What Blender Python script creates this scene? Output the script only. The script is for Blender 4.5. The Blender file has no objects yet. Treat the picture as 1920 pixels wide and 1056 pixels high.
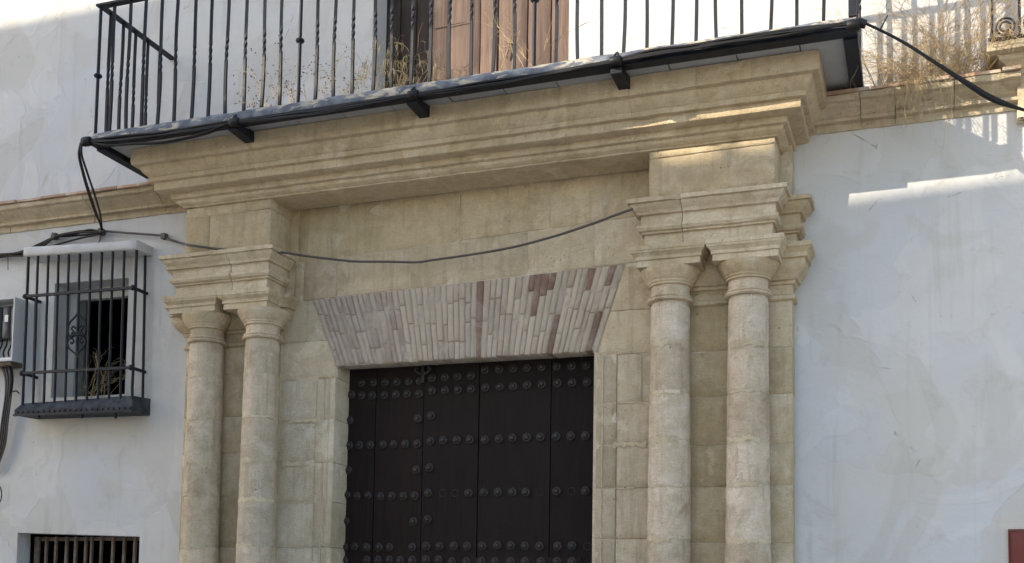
import bpy, bmesh, math, random
from mathutils import Vector, Matrix, noise
from mathutils.geometry import tessellate_polygon

random.seed(7)
SC = bpy.context.scene
COL = SC.collection

# ------------------------------------------------------------------ camera
CAM_POS = Vector((0.0, -7.5, 1.65))
PITCH, YAW, ROLL = 0.07406744, 0.3461813, -0.01638401
FPX, CXP, CYP = 2133.47, 960.0, 982.94           # focal length and principal point in 1920x1056 pixels
def _rot():
    rz = Matrix.Rotation(YAW, 3, 'Z'); rx = Matrix.Rotation(PITCH, 3, 'X'); ry = Matrix.Rotation(ROLL, 3, 'Y')
    return rz @ rx @ ry                            # camera frame: x right, y forward, z up
RCAM = _rot()
cd = bpy.data.cameras.new('camera'); cam = bpy.data.objects.new('camera', cd); COL.objects.link(cam)
cd.sensor_width = 36.0; cd.lens = FPX / 1920 * 36.0
cd.shift_y = (CYP - 528.0) / 1920.0
cd.clip_start = 0.05; cd.clip_end = 800
cam.matrix_world = Matrix.Translation(CAM_POS) @ (RCAM @ Matrix.Rotation(math.pi / 2, 3, 'X')).to_4x4()
SC.camera = cam

# ------------------------------------------------------------------ light
SUN_A, SUN_B = 1.06, 0.655                          # light travels (+A, +1, -B)
to_sun = Vector((-SUN_A, -1.0, SUN_B)).normalized()
world = bpy.data.worlds.new('World'); SC.world = world; world.use_nodes = True
wn = world.node_tree
bg = wn.nodes['Background']
sky = wn.nodes.new('ShaderNodeTexSky'); sky.sky_type = 'NISHITA'; sky.sun_disc = False
sky.sun_elevation = math.asin(to_sun.z); sky.sun_rotation = math.atan2(to_sun.x, to_sun.y)
sky.air_density = 1.0; sky.dust_density = 1.2; sky.ozone_density = 0.6
wn.links.new(sky.outputs[0], bg.inputs[0]); bg.inputs[1].default_value = 0.15
sl = bpy.data.lights.new('sun', 'SUN'); sl.energy = 3.2; sl.angle = math.radians(0.42); sl.color = (1.0, 0.88, 0.70)
sun = bpy.data.objects.new('sun', sl); COL.objects.link(sun)
sun.matrix_world = Matrix.Translation((-8, -8, 14)) @ to_sun.to_track_quat('Z', 'Y').to_matrix().to_4x4()
vs = SC.view_settings
SC.display_settings.display_device = 'sRGB'
vs.view_transform = 'Standard'; vs.look = 'None'; vs.gamma = 1.0; vs.use_curve_mapping = False; vs.exposure = 1.38
SC.render.engine = 'CYCLES'
SC.cycles.max_bounces = 8; SC.cycles.diffuse_bounces = 5

# ------------------------------------------------------------------ helpers
def at(px, py, y=0.0):
    """point where the sight line through photo pixel (px, py) meets the real plane Y = y"""
    r = RCAM @ Vector(((px - CXP) / FPX, 1.0, -(py - CYP) / FPX))
    return CAM_POS + r * ((y - CAM_POS.y) / r.y)

class MB:
    def __init__(s): s.v = []; s.f = []
    def add(s, vs_, fs_):
        o = len(s.v); s.v += [tuple(p) for p in vs_]; s.f += [tuple(i + o for i in f) for f in fs_]; return s
    def box(s, x0, x1, y0, y1, z0, z1):
        return s.add([(x0,y0,z0),(x1,y0,z0),(x1,y1,z0),(x0,y1,z0),(x0,y0,z1),(x1,y0,z1),(x1,y1,z1),(x0,y1,z1)],
                     [(0,3,2,1),(4,5,6,7),(0,1,5,4),(1,2,6,5),(2,3,7,6),(3,0,4,7)])
    def tube(s, pts, r, n=8, square=False, twist=None, caps=True):
        pts = [Vector(p) for p in pts]; rings = []
        t0 = (pts[1] - pts[0]).normalized()
        up = Vector((0, 0, 1)) if abs(t0.z) < 0.9 else Vector((1, 0, 0))
        u = t0.cross(up).normalized()
        for i, p in enumerate(pts):
            t = (pts[min(i + 1, len(pts) - 1)] - pts[max(i - 1, 0)]).normalized()
            u = (u - t * u.dot(t)).normalized(); w = t.cross(u)
            rr = r[i] if isinstance(r, (list, tuple)) else r
            a0 = (twist[i] if twist else 0.0) + (math.pi / 4 if square else 0)
            k = math.sqrt(2) if square else 1
            rings.append([p + (u * math.cos(a0 + 2 * math.pi * j / n) + w * math.sin(a0 + 2 * math.pi * j / n)) * rr * k for j in range(n)])
        o = len(s.v)
        for rg in rings: s.v += [tuple(q) for q in rg]
        for i in range(len(rings) - 1):
            for j in range(n):
                s.f.append((o + i*n + j, o + i*n + (j+1) % n, o + (i+1)*n + (j+1) % n, o + (i+1)*n + j))
        if caps:
            s.f.append(tuple(o + j for j in reversed(range(n)))); s.f.append(tuple(o + (len(rings)-1)*n + j for j in range(n)))
        return s
    def lathe(s, prof, cx, cy, n=40, wob=0.0, seed=0):
        """prof: list of (r, z) going up"""
        o = len(s.v)
        for r, z in prof:
            for j in range(n):
                a = 2 * math.pi * j / n
                x, y = math.cos(a), math.sin(a)
                rr = r + (noise.noise(Vector((cx + x * .5 + seed, cy + y * .5, z * 1.0)) * 6) * wob + noise.noise(Vector((cx + x*.14, y*.14 + seed, z)) * 26) * wob * .6 if wob else 0)
                s.v.append((cx + x * rr, cy + y * rr, z))
        m = len(prof)
        for i in range(m - 1):
            for j in range(n):
                s.f.append((o + i*n + j, o + i*n + (j+1) % n, o + (i+1)*n + (j+1) % n, o + (i+1)*n + j))
        s.f.append(tuple(o + j for j in reversed(range(n)))); s.f.append(tuple(o + (m-1)*n + j for j in range(n)))
        return s
    def mesh(s, name, smooth=None):
        me = bpy.data.meshes.new(name); me.from_pydata(s.v, [], s.f); me.update()
        if smooth is not None:
            me.shade_smooth(); me.set_sharp_from_angle(angle=math.radians(smooth))
        return me

def wpos(o):
    p = Vector((0, 0, 0))
    while o: p = p + o.location; o = o.parent
    return p
def link(name, me, mat, parent=None, loc=None, color=None):
    """one object; vertices are in world coordinates unless loc is given"""
    o = bpy.data.objects.new(name, me); COL.objects.link(o)
    if mat and not me.materials: me.materials.append(mat)
    base = Vector((0, 0, 0)) if loc is None else Vector(loc)
    if parent: o.parent = parent; o.location = base - wpos(parent)
    else: o.location = base
    if color: o.color = (*color, 1.0) if len(color) == 3 else color
    return o
def build(name, mb, mat, parent=None, smooth=None, color=None):
    return link(name, mb.mesh(name, smooth), mat, parent, None, color)
def empty(name, loc, parent=None):
    o = bpy.data.objects.new(name, None); COL.objects.link(o); o.empty_display_size = .1
    if parent: o.parent = parent; o.location = Vector(loc) - wpos(parent)
    else: o.location = Vector(loc)
    return o
def tag(o, label, cat, group=None):
    o['label'] = label; o['category'] = cat
    if group: o['group'] = group
    return o
def struct(o): o['kind'] = 'structure'; return o

def catmull(pts, k=8):
    pts = [Vector(p) for p in pts]; P = [pts[0]*2 - pts[1]] + pts + [pts[-1]*2 - pts[-2]]; out = []
    for i in range(1, len(P) - 2):
        for j in range(k):
            t = j / k
            out.append(0.5 * ((2*P[i]) + (P[i+1]-P[i-1])*t + (2*P[i-1]-5*P[i]+4*P[i+1]-P[i+2])*t*t + (3*P[i]-P[i-1]-3*P[i+1]+P[i+2])*t**3))
    out.append(pts[-1]); return out

def N(x, y, z, s): return noise.noise(Vector((x * s, y * s, z * s)))

def quad_block(c, yf, yb, step=.06, bev=.0035, wear=.003, chip=.012, gap=.0016, rel=0.0, jag=.6):
    """stone with a worn front; c = four (x, z) corners bottom-left, bottom-right, top-right, top-left"""
    (x0,z0),(x1,z1),(x2,z2),(x3,z3) = c
    cx = (x0+x1+x2+x3)/4; cz = (z0+z1+z2+z3)/4
    w = max(abs(x1-x0), abs(x2-x3)); h = max(abs(z3-z0), abs(z2-z1))
    def bil(u, v):
        return (x0*(1-u)*(1-v)+x1*u*(1-v)+x2*u*v+x3*(1-u)*v, z0*(1-u)*(1-v)+z1*u*(1-v)+z2*u*v+z3*(1-u)*v)
    gu, gv = gap / w, gap / h
    def cuts(n, g, b):
        a = [g, g + b] + [g + b + (1 - 2*g - 2*b) * i / n for i in range(1, n)] + [1 - g - b, 1 - g]; return a
    nu, nv = max(1, round(w/step)), max(1, round(h/step))
    U_, V_ = cuts(nu, gu, bev/w), cuts(nv, gv, bev/h)
    m = MB(); nu_, nv_ = len(U_), len(V_)
    for j, v in enumerate(V_):
        for i, u in enumerate(U_):
            x, z = bil(u, v)
            ring = min(i, j, nu_-1-i, nv_-1-j)
            d = N(x, yf+3, z, 5) * wear + N(x, yf, z, 21) * wear * .5
            if ring == 0: d += bev
            if ring <= 1:
                q = N(x, yf+9, z, 9) + .5*N(x, 5, z, 27)
                if q > .28: d += (q - .28) * chip * 2.2 * (1 if ring == 0 else .45)
            if ring == 0:
                e = N(x, 17, z, 14) * bev * jag
                x += e; z += e
            m.v.append((x, yf + d + rel, z))
    for j in range(nv_-1):
        for i in range(nu_-1):
            m.f.append((j*nu_+i, j*nu_+i+1, (j+1)*nu_+i+1, (j+1)*nu_+i))
    bd = [i for i in range(nu_)] + [j*nu_+nu_-1 for j in range(1, nv_)] + [(nv_-1)*nu_+i for i in range(nu_-2, -1, -1)] + [j*nu_ for j in range(nv_-2, 0, -1)]
    o = len(m.v)
    for b in bd: m.v.append((m.v[b][0], yb, m.v[b][2]))
    L = len(bd)
    for k in range(L): m.f.append((bd[(k+1) % L], bd[k], o + k, o + (k+1) % L))
    m.f.append(tuple(o + k for k in range(L)))
    return m

def stations(Xl, Xr, Yp, Yb, step, left=True, right=True, cuts=()):
    """path of a moulding: left return, front, right return -> (x, y, nx, ny)"""
    st = []
    if left:
        n = max(1, round(abs(Yb - Yp) / step))
        for i in range(n): st.append((Xl, Yb + (Yp - Yb) * i / n, -1, 0))
        st.append((Xl, Yp, -1, -1))
    else: st.append((Xl, Yp, 0, -1))
    n = max(1, round((Xr - Xl) / step))
    xs = sorted(set([Xl + (Xr - Xl) * i / n for i in range(1, n)] + list(cuts)))
    for x in xs: st.append((x, Yp, 0, -1))
    if right:
        st.append((Xr, Yp, 1, -1))
        n = max(1, round(abs(Yb - Yp) / step))
        for i in range(1, n + 1): st.append((Xr, Yp + (Yb - Yp) * i / n, 1, 0))
    else: st.append((Xr, Yp, 0, -1))
    return st
def sweep(st, prof, back, wear=.003, chip=.01, seed=0.0, gap=0.0):
    """prof bottom to top of (e, z); back = how far the body reaches inward"""
    m = MB(); pr = list(prof) + [(-back, prof[-1][1]), (-back, prof[0][1])]; P = len(pr); npf = len(prof)
    for si, (x, y, nx, ny) in enumerate(st):
        for k, (e, z) in enumerate(pr):
            X, Y, Z = x + nx*e, y + ny*e, z
            if k < npf:
                d = N(X+seed, Y, Z, 7) * wear + N(X, Y+seed, Z, 24) * wear * .7
                sharp = 0 < k < npf - 1 and (pr[k+1][0] - e) * 1.0 > .012 or (0 < k and e - pr[k-1][0] > .012)
                q = N(X, Y + seed, Z, 8) + .6 * N(X, Y, Z + seed, 25)
                if q > .42: d -= (q - .42) * chip * (2.6 if sharp else 1.2)
                X += nx * d; Y += ny * d; Z += N(X, Y, Z + 5, 9) * wear * .6
            m.v.append((X, Y, Z))
    for s in range(len(st) - 1):
        for k in range(P):
            a, b = s*P + k, s*P + (k+1) % P
            m.f.append((a, a + P, b + P, b))
    m.f.append(tuple(range(P))); m.f.append(tuple((len(st)-1)*P + k for k in reversed(range(P))))
    return m
def densify(prof, step=.03):
    out = [prof[0]]
    for a, b in zip(prof, prof[1:]):
        n = max(1, round(math.dist(a, b) / step))
        for i in range(1, n + 1): out.append((a[0] + (b[0]-a[0])*i/n, a[1] + (b[1]-a[1])*i/n))
    return out

# ------------------------------------------------------------------ materials
class NT:
    def __init__(s, name):
        s.m = bpy.data.materials.new(name); s.m.use_nodes = True; s.t = s.m.node_tree
        s.b = s.t.nodes['Principled BSDF']; s.pos = s.n('ShaderNodeNewGeometry').outputs['Position']
    def n(s, ty, **kw):
        x = s.t.nodes.new(ty)
        for k, v in kw.items(): setattr(x, k, v)
        return x
    def set(s, sock, v):
        if hasattr(v, 'is_linked') or isinstance(v, bpy.types.NodeSocket): s.t.links.new(v, sock)
        elif isinstance(v, (tuple, list)) and len(v) == 3 and sock.type == 'RGBA': sock.default_value = (*v, 1)
        else: sock.default_value = v
    def mapped(s, scale):
        x = s.n('ShaderNodeVectorMath', operation='MULTIPLY'); s.set(x.inputs[0], s.pos); x.inputs[1].default_value = scale; return x.outputs[0]
    def noise(s, scale, detail=4, rough=.55, dist=0.0, vec=None):
        x = s.n('ShaderNodeTexNoise'); s.set(x.inputs['Vector'], vec or s.pos)
        x.inputs['Scale'].default_value = scale; x.inputs['Detail'].default_value = detail; x.inputs['Roughness'].default_value = rough; x.inputs['Distortion'].default_value = dist
        return x.outputs['Fac']
    def voro(s, scale, vec=None, feature='F1'):
        x = s.n('ShaderNodeTexVoronoi', feature=feature); s.set(x.inputs['Vector'], vec or s.pos); x.inputs['Scale'].default_value = scale; return x.outputs['Distance']
    def ramp(s, f, a, b, lo=0.0, hi=1.0):
        x = s.n('ShaderNodeMapRange'); s.set(x.inputs['Value'], f); x.inputs['From Min'].default_value = a; x.inputs['From Max'].default_value = b
        x.inputs['To Min'].default_value = lo; x.inputs['To Max'].default_value = hi; return x.outputs[0]
    def math(s, op, a, b=0.0):
        x = s.n('ShaderNodeMath', operation=op); s.set(x.inputs[0], a); s.set(x.inputs[1], b); return x.outputs[0]
    def mix(s, f, a, b, mode='MIX'):
        x = s.n('ShaderNodeMix', data_type='RGBA', blend_type=mode); s.set(x.inputs[0], f); s.set(x.inputs[6], a); s.set(x.inputs[7], b); return x.outputs[2]
    def bump(s, h, strength=.5, dist=.01, normal=None):
        x = s.n('ShaderNodeBump'); x.inputs['Strength'].default_value = strength; x.inputs['Distance'].default_value = dist; s.set(x.inputs['Height'], h)
        if normal: s.set(x.inputs['Normal'], normal)
        return x.outputs[0]
    def obj(s, out): 
        x = s.n('ShaderNodeObjectInfo'); return x.outputs[out]
    def out(s, col, rough=.9, normal=None, metal=0.0, spec=.3):
        s.set(s.b.inputs['Base Color'], col); s.set(s.b.inputs['Roughness'], rough); s.b.inputs['Metallic'].default_value = metal
        s.b.inputs['Specular IOR Level'].default_value = spec
        if normal: s.set(s.b.inputs['Normal'], normal)
        return s.m

def stone_mat(name, warm=(.515,.440,.325), grey=(.54,.485,.405), pale=(.63,.57,.465), smear=.6, tool=.5):
    t = NT(name)
    rnd = t.obj('Random')
    off = t.n('ShaderNodeVectorMath', operation='ADD'); t.set(off.inputs[0], t.pos)
    cmb = t.n('ShaderNodeCombineXYZ'); t.set(cmb.inputs[0], t.math('MULTIPLY', rnd, 7.0)); t.set(cmb.inputs[2], t.math('MULTIPLY', rnd, 13.0)); t.set(off.inputs[1], cmb.outputs[0])
    loc = off.outputs[0]                                    # grain differs from block to block
    big = t.noise(2.0, 5, .6, .3, loc)
    c = t.mix(t.ramp(t.math('ADD', big, t.math('MULTIPLY', rnd, .3)), .46, .80), warm, grey)
    mid = t.noise(8.5, 8, .70, .4, loc)
    c = t.mix(t.ramp(mid, .28, .64, .72, 0.0), c, (.33, .265, .165))
    sv = t.n('ShaderNodeVectorMath', operation='MULTIPLY'); t.set(sv.inputs[0], loc); sv.inputs[1].default_value = (22, 22, 1.5)
    stre = t.noise(1.0, 6, .62, .15, sv.outputs[0])
    c = t.mix(t.ramp(stre, .52, .70, 0, .60), c, (.30, .25, .175))
    soot = t.noise(1.35, 6, .62, .5)
    soot2 = t.noise(5.5, 8, .70, .6)
    c = t.mix(t.math('MULTIPLY', t.ramp(soot, .46, .64, .15, 1), t.ramp(soot2, .50, .70, 0, .80)), c, (.20, .165, .115))
    sm = t.noise(2.6, 7, .60, .35)
    smf = t.ramp(sm, .575, .625, 0, smear)
    c = t.mix(smf, c, pale)
    fine = t.noise(95, 5, .72)
    c = t.mix(t.ramp(fine, .25, .72, .52, 0.0), c, (.26, .21, .14))
    gv = t.n('ShaderNodeVectorMath', operation='MULTIPLY'); t.set(gv.inputs[0], loc); gv.inputs[1].default_value = (18, 18, 120)
    grain = t.noise(1.0, 5, .65, .3, gv.outputs[0])
    c = t.mix(t.ramp(grain, .30, .62, .30, 0), c, (.31, .255, .175))
    vor = t.voro(42, loc)
    pit = t.math('MULTIPLY', t.ramp(vor, .06, .16, 1, 0), t.ramp(t.noise(7, 4, .6), .50, .60))
    c = t.mix(t.math('MULTIPLY', pit, .6), c, (.15, .115, .07))
    hole = t.math('MULTIPLY', t.ramp(t.voro(9, loc), .03, .05, 1, 0), t.ramp(t.noise(3, 2), .55, .60))
    c = t.mix(t.math('MULTIPLY', hole, .8), c, (.08, .06, .04))
    x = t.n('ShaderNodeVectorMath', operation='SCALE'); t.set(x.inputs[0], c); t.set(x.inputs['Scale'], t.ramp(rnd, 0, 1, 1.10, 1.36)); c = x.outputs[0]
    c = t.mix(1.0, c, t.obj('Color'), 'MULTIPLY')
    h = t.math('ADD', t.math('MULTIPLY', fine, .55), t.math('ADD', t.math('MULTIPLY', mid, 1.5), t.math('MULTIPLY', pit, -1.4)))
    h = t.math('ADD', h, t.math('ADD', t.math('MULTIPLY', smf, .5), t.math('ADD', t.math('MULTIPLY', grain, tool), t.math('MULTIPLY', hole, -3.0))))
    return t.out(c, .93, t.bump(h, 1.0, .009), spec=.12)
M = {}
M['stone'] = stone_mat('limestone')
M['shaft'] = stone_mat('limestone_grey', warm=(.61,.535,.44), grey=(.645,.585,.515), pale=(.71,.65,.56), smear=.7, tool=.9)
M['mortar'] = stone_mat('lime_mortar', warm=(.53,.46,.35), grey=(.54,.48,.38))

def plaster_mat(name, base=(.51,.50,.478), dirt=(.33,.305,.26), cool=(.48,.49,.51), patch=(.435,.415,.38), fresh=(.555,.55,.54)):
    t = NT(name)
    big = t.noise(.55, 4, .5, .6)
    c = t.mix(t.ramp(big, .40, .60), base, cool)
    pat = t.noise(.95, 4, .5, 1.3)
    c = t.mix(t.ramp(pat, .535, .560, 0, .5), c, fresh)
    pat2 = t.noise(.8, 3, .5, 1.8, t.mapped((1.1, 1.0, .75)))
    c = t.mix(t.ramp(pat2, .40, .435, .42, 0), c, patch)
    mott = t.noise(2.3, 7, .62, .5)
    c = t.mix(t.ramp(mott, .45, .70, 0, .35), c, patch)
    grime = t.noise(4.1, 9, .74, .6)
    c = t.mix(t.ramp(grime, .56, .80, 0, .6), c, dirt)
    stre = t.noise(1.0, 6, .62, .35, t.mapped((11, 11, .7)))
    c = t.mix(t.ramp(stre, .57, .78, 0, .40), c, dirt)
    spot = t.noise(24, 4, .6)
    c = t.mix(t.math('MULTIPLY', t.ramp(spot, .69, .76, 0, .6), t.ramp(t.noise(2.0, 3), .54, .64)), c, (.27,.255,.23))
    crack = t.voro(1.05, None, 'DISTANCE_TO_EDGE')
    wob = t.noise(5, 6, .7, 1.0)
    cr = t.math('MULTIPLY', t.ramp(crack, 0.0, .005, 1, 0), t.ramp(wob, .57, .64))
    c = t.mix(t.math('MULTIPLY', cr, .55), c, (.20, .185, .16))
    fine = t.noise(60, 6, .65)
    med = t.noise(3.2, 6, .58, .3)
    h = t.math('ADD', t.math('MULTIPLY', fine, .14), t.math('MULTIPLY', med, 1.1))
    h = t.math('ADD', h, t.math('ADD', t.math('MULTIPLY', t.ramp(pat, .53, .556), .22), t.math('ADD', t.math('MULTIPLY', cr, -.5), t.math('MULTIPLY', t.ramp(pat2, .40, .43), .2))))
    c = t.mix(1.0, c, t.obj('Color'), 'MULTIPLY')
    return t.out(c, .9, t.bump(h, .55, .022), spec=.15)
M['plaster'] = plaster_mat('white_plaster')
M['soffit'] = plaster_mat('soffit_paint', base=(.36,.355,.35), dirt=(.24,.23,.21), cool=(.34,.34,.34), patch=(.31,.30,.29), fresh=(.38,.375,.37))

def iron_mat(name, base=(.007,.0085,.013), worn=(.020,.024,.034), rust=(.045,.026,.018), rough=.48, amt=.25):
    t = NT(name)
    a = t.noise(9, 6, .65, .5); f = t.noise(70, 4, .6)
    c = t.mix(t.ramp(a, .40, .72), base, worn)
    c = t.mix(t.ramp(t.noise(23, 6, .7), .62, .74, 0, amt), c, rust)
    return t.out(c, t.ramp(a, .3, .7, rough - .1, rough + .2), t.bump(t.math('ADD', f, a), .35, .003), spec=.22)
M['iron'] = iron_mat('painted_iron')
M['tray'] = iron_mat('tray_iron', base=(.012,.015,.021), worn=(.075,.082,.095), amt=.5, rough=.65)
t = NT('edge_iron')
a = t.noise(5.5, 7, .62, .8, t.mapped((1, 1, 2.4)))
f = t.noise(60, 5, .65)
c = t.mix(t.ramp(t.noise(12, 6, .6), .4, .7), (.060,.070,.095), (.165,.185,.21))
c = t.mix(t.ramp(a, .50, .58, 0, .9), c, t.mix(f, (.36,.31,.22), (.52,.46,.37)))
M['edge'] = t.out(c, .62, t.bump(t.math('ADD', t.math('MULTIPLY', f, .4), t.ramp(a, .54, .60)), .6, .006), spec=.4)

t = NT('door_wood')
g = t.noise(1.0, 7, .65, .3, t.mapped((60, 60, 2.2)))
b_ = t.noise(2.2, 5, .6)
red = t.ramp(t.n('ShaderNodeSeparateXYZ').outputs[0], 0, 1)
c = t.mix(t.ramp(g, .3, .72), (.0060,.0042,.0038), (.0225,.0165,.0150))
c = t.mix(t.ramp(b_, .45, .65, 0, .6), c, (.017,.0128,.0122))
c = t.mix(t.ramp(t.noise(1.0, 6, .7, .4, t.mapped((7, 7, 60))), .66, .74, 0, .5), c, (.06,.055,.052))
c = t.mix(1.0, c, t.obj('Color'), 'MULTIPLY')
M['door'] = t.out(c, t.ramp(g, .3, .7, .6, .85), t.bump(g, .6, .006), spec=.14)
t = NT('stud_iron')
f = t.noise(40, 5, .6)
M['stud'] = t.out(t.mix(f, (.017,.0135,.012), (.046,.038,.035)), .5, t.bump(f, .3, .004), spec=.32)

t = NT('shutter_wood')
g = t.noise(1.0, 8, .68, .5, t.mapped((40, 40, 1.6)))
p = t.noise(2.4, 7, .65, 1.0, t.mapped((1, 1, .6)))
c = t.mix(t.ramp(g, .28, .72), (.085,.056,.044), (.185,.130,.104))
c = t.mix(t.ramp(p, .50, .62, 0, .6), c, (.255,.195,.16))
c = t.mix(t.ramp(t.noise(1.0, 7, .7, .2, t.mapped((90, 90, 3))), .60, .70, 0, .7), c, (.035,.018,.014))
c = t.mix(1.0, c, t.obj('Color'), 'MULTIPLY')
M['shutter'] = t.out(c, .75, t.bump(t.math('ADD', g, t.math('MULTIPLY', p, .6)), .8, .008), spec=.2)

t = NT('limewashed_brick')
rnd = t.obj('Random')
f = t.noise(38, 6, .7); sm = t.noise(7, 8, .68, 1.2); st_ = t.noise(1.0, 6, .65, .4, t.mapped((55, 30, 7)))
c = t.mix(t.math('MULTIPLY', t.ramp(sm, .45, .60, .10, .62), t.math('ADD', t.math('MULTIPLY', t.obj('Alpha'), .85), .15)), t.obj('Color'), (.415,.365,.312))
c = t.mix(t.ramp(st_, .52, .74, 0, .5), c, (.25,.215,.19))
c = t.mix(t.ramp(f, .60, .78, 0, .35), c, (.17,.125,.11))
M['brick'] = t.out(c, .95, t.bump(t.math('ADD', f, t.math('MULTIPLY', sm, 1.2)), .8, .006), spec=.1)

t = NT('cable_rubber')
M['cable'] = t.out(t.mix(t.noise(14, 4), (.005,.005,.006), (.016,.015,.016)), .5, spec=.25)
t = NT('cable_dusty')
M['cable_old'] = t.out(t.mix(t.noise(10, 4), (.05,.043,.042), (.10,.088,.084)), .6, spec=.4)
t = NT('dry_straw')
c = t.mix(t.obj('Random'), (.50,.36,.18), (.56,.43,.25))
c = t.mix(t.noise(30, 3), c, (.30,.215,.12))
M['straw'] = t.out(c, .8, spec=.2)
t = NT('wild_oat'); M['oat'] = t.out(t.mix(t.noise(30, 3), (.20,.155,.085), (.33,.27,.17)), .8, spec=.15)
t = NT('dry_twig'); M['twig'] = t.out(t.mix(t.noise(40, 3), (.12,.085,.055), (.25,.19,.13)), .85, spec=.1)
t = NT('seed_head'); M['seed'] = t.out(t.mix(t.noise(40, 3), (.02,.016,.014), (.07,.05,.04)), .85, spec=.1)
t = NT('terracotta_tile')
c = t.mix(t.noise(18, 6, .65), (.30,.185,.125), (.44,.33,.24)); c = t.mix(t.ramp(t.noise(5, 6, .6), .5, .62, 0, .8), c, (.50,.45,.36))
M['tile'] = t.out(t.mix(1.0, c, t.obj('Color'), 'MULTIPLY'), .9, t.bump(t.noise(60, 4), .5, .005), spec=.1)
t = NT('red_paint'); f = t.noise(12, 6, .6)
M['red'] = t.out(t.mix(f, (.105,.022,.018), (.15,.035,.028)), .6, t.bump(f, .2, .004))
t = NT('box_plastic'); f = t.noise(6, 5, .6)
M['box'] = t.out(t.mix(f, (.44,.445,.45), (.54,.545,.55)), .6, t.bump(t.noise(80, 3), .1, .002))
t = NT('meter_grey'); M['meter'] = t.out(t.mix(t.noise(8, 4), (.055,.057,.058), (.09,.092,.094)), .5)
t = NT('paper_label'); M['paper'] = t.out(t.mix(t.noise(30, 3), (.62,.62,.60), (.74,.74,.72)), .8)
t = NT('painted_frame'); f = t.noise(12, 5, .6)
M['frame'] = t.out(t.mix(f, (.42,.42,.40), (.55,.55,.53)), .6, t.bump(f, .3, .004))
t = NT('casement_paint'); f = t.noise(1.0, 5, .6, .2, t.mapped((30, 30, 3)))
M['casement'] = t.out(t.mix(f, (.065,.070,.066), (.12,.125,.118)), .55, t.bump(f, .3, .004))
t = NT('dark_room'); M['room'] = t.out(t.mix(t.noise(2, 3), (.010,.010,.011), (.02,.019,.018)), .95, spec=.0)
t = NT('window_glass'); M['glass'] = t.out((.012,.014,.015), .25, spec=.25)
t = NT('rusty_bar'); f = t.noise(14, 7, .68, .5)
M['rust'] = t.out(t.mix(t.ramp(f, .35, .68), (.075,.055,.042), (.17,.135,.105)), .85, t.bump(f, .5, .004))
t = NT('paving'); vx = t.voro(5.5); f = t.noise(20, 5)
M['ground'] = t.out(t.mix(f, (.36,.335,.295), (.48,.45,.40)), .85, t.bump(t.ramp(vx, 0, .5), .6, .02))
M['opposite'] = plaster_mat('opposite_plaster', base=(.80,.76,.69), dirt=(.62,.57,.49), cool=(.77,.74,.69), patch=(.72,.68,.61), fresh=(.80,.77,.71))

# ================================================================== setting
g = MB().add([(-150,-150,0),(150,-150,0),(150,150,0),(-150,150,0)], [(0,1,2,3)])
struct(build('street', g, M['ground']))
# the house across the street, whose stepped roof throws the shade over this front
OD = 9.0
def ox(wx): return wx - SUN_A * OD
def oz(wz): return wz + SUN_B * OD
ro = [(6.0,4.38),(.62,4.372),(-.06,4.345),(-.44,4.325),(-.64,4.31),(-.66,4.37),(-.78,4.37),(-.80,4.30),(-1.14,4.30),(-1.17,4.50),(-3.60,4.60),(-3.67,4.60),(-3.68,6.63),(-7.6,6.66),(-8.5,6.66)]  # unseen outline fitted to the shade edges, ends cut to let sun bounce in
top = [(ox(a), oz(b)) for a, b in ro]
n = len(top); m = MB()                             # side walls sheared along the sun to keep them from shading the front
V = [(x, -OD, z) for x, z in top] + [(x - SUN_A * 7, -OD - 7, z) for x, z in top] + [(x, -OD, 0) for x, z in top] + [(x - SUN_A * 7, -OD - 7, 0) for x, z in top]
F = []
for i in range(n - 1):
    F += [(i, i+1, n+i+1, n+i), (i, 2*n+i, 2*n+i+1, i+1), (n+i+1, 3*n+i+1, 3*n+i, n+i)]
F += [(0, n, 3*n, 2*n), (n-1, 3*n-1, 4*n-1, 2*n-1)]
m.add(V, F)
opp = empty('street_house', (-9, -OD, 0)); tag(opp, 'plain whitewashed house across the street whose stepped roof shades the front', 'house')
build('wall', m, M['opposite'], opp)
for wx in (-16, -13, -10, -7):
    for wz in (1.2, 4.6):
        w_ = MB().box(wx - .5, wx + .5, -OD - .02, -OD + .03, wz, wz + 1.7); build('window', w_, M['casement'], opp)

# ------------------------------------------------------------------ the facade
facade = empty('house_facade', (-3, 0, 0))
tag(facade, 'white plastered house front, patched and cracked, around the stone doorway', 'house')
WZ = 8.8
def rect(x0, x1, z0, z1): return [(x0, z0), (x1, z0), (x1, z1), (x0, z1)]
H_win = [(-6.800, 3.335), (-6.055, 3.326), (-6.061, 4.290), (-6.813, 4.303)]
H_vent = [(-7.069, 1.50), (-5.85, 1.50), (-5.852, 2.174), (-7.079, 2.213)]
H_bdoor = rect(-3.90, -2.335, 5.10, 7.6)
H_door = rect(-4.25, -1.95, .02, 3.55)
holes = [(H_win, .22), (H_vent, .15), (H_bdoor, .30), (H_door, .35)]
outer = rect(-16, 9, 0, WZ)
polys = [outer] + [list(reversed(h)) for h, d in holes]
flat = [p for q in polys for p in q]
tri = tessellate_polygon([[Vector((x, z, 0)) for x, z in q] for q in polys])
m = MB(); m.add([(x, 0, z) for x, z in flat], [])
for a in tri:
    p = [Vector((flat[i][0], flat[i][1], 0)) for i in a]
    m.f.append(tuple(a) if (p[1]-p[0]).cross(p[2]-p[0]).z > 0 else tuple(reversed(a)))
for h, d in holes:
    o = len(m.v); m.v += [(x, 0, z) for x, z in h] + [(x, d, z) for x, z in h]
    for i in range(4):
        j = (i + 1) % 4; m.f.append((o+i, o+4+i, o+4+j, o+j))
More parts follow.
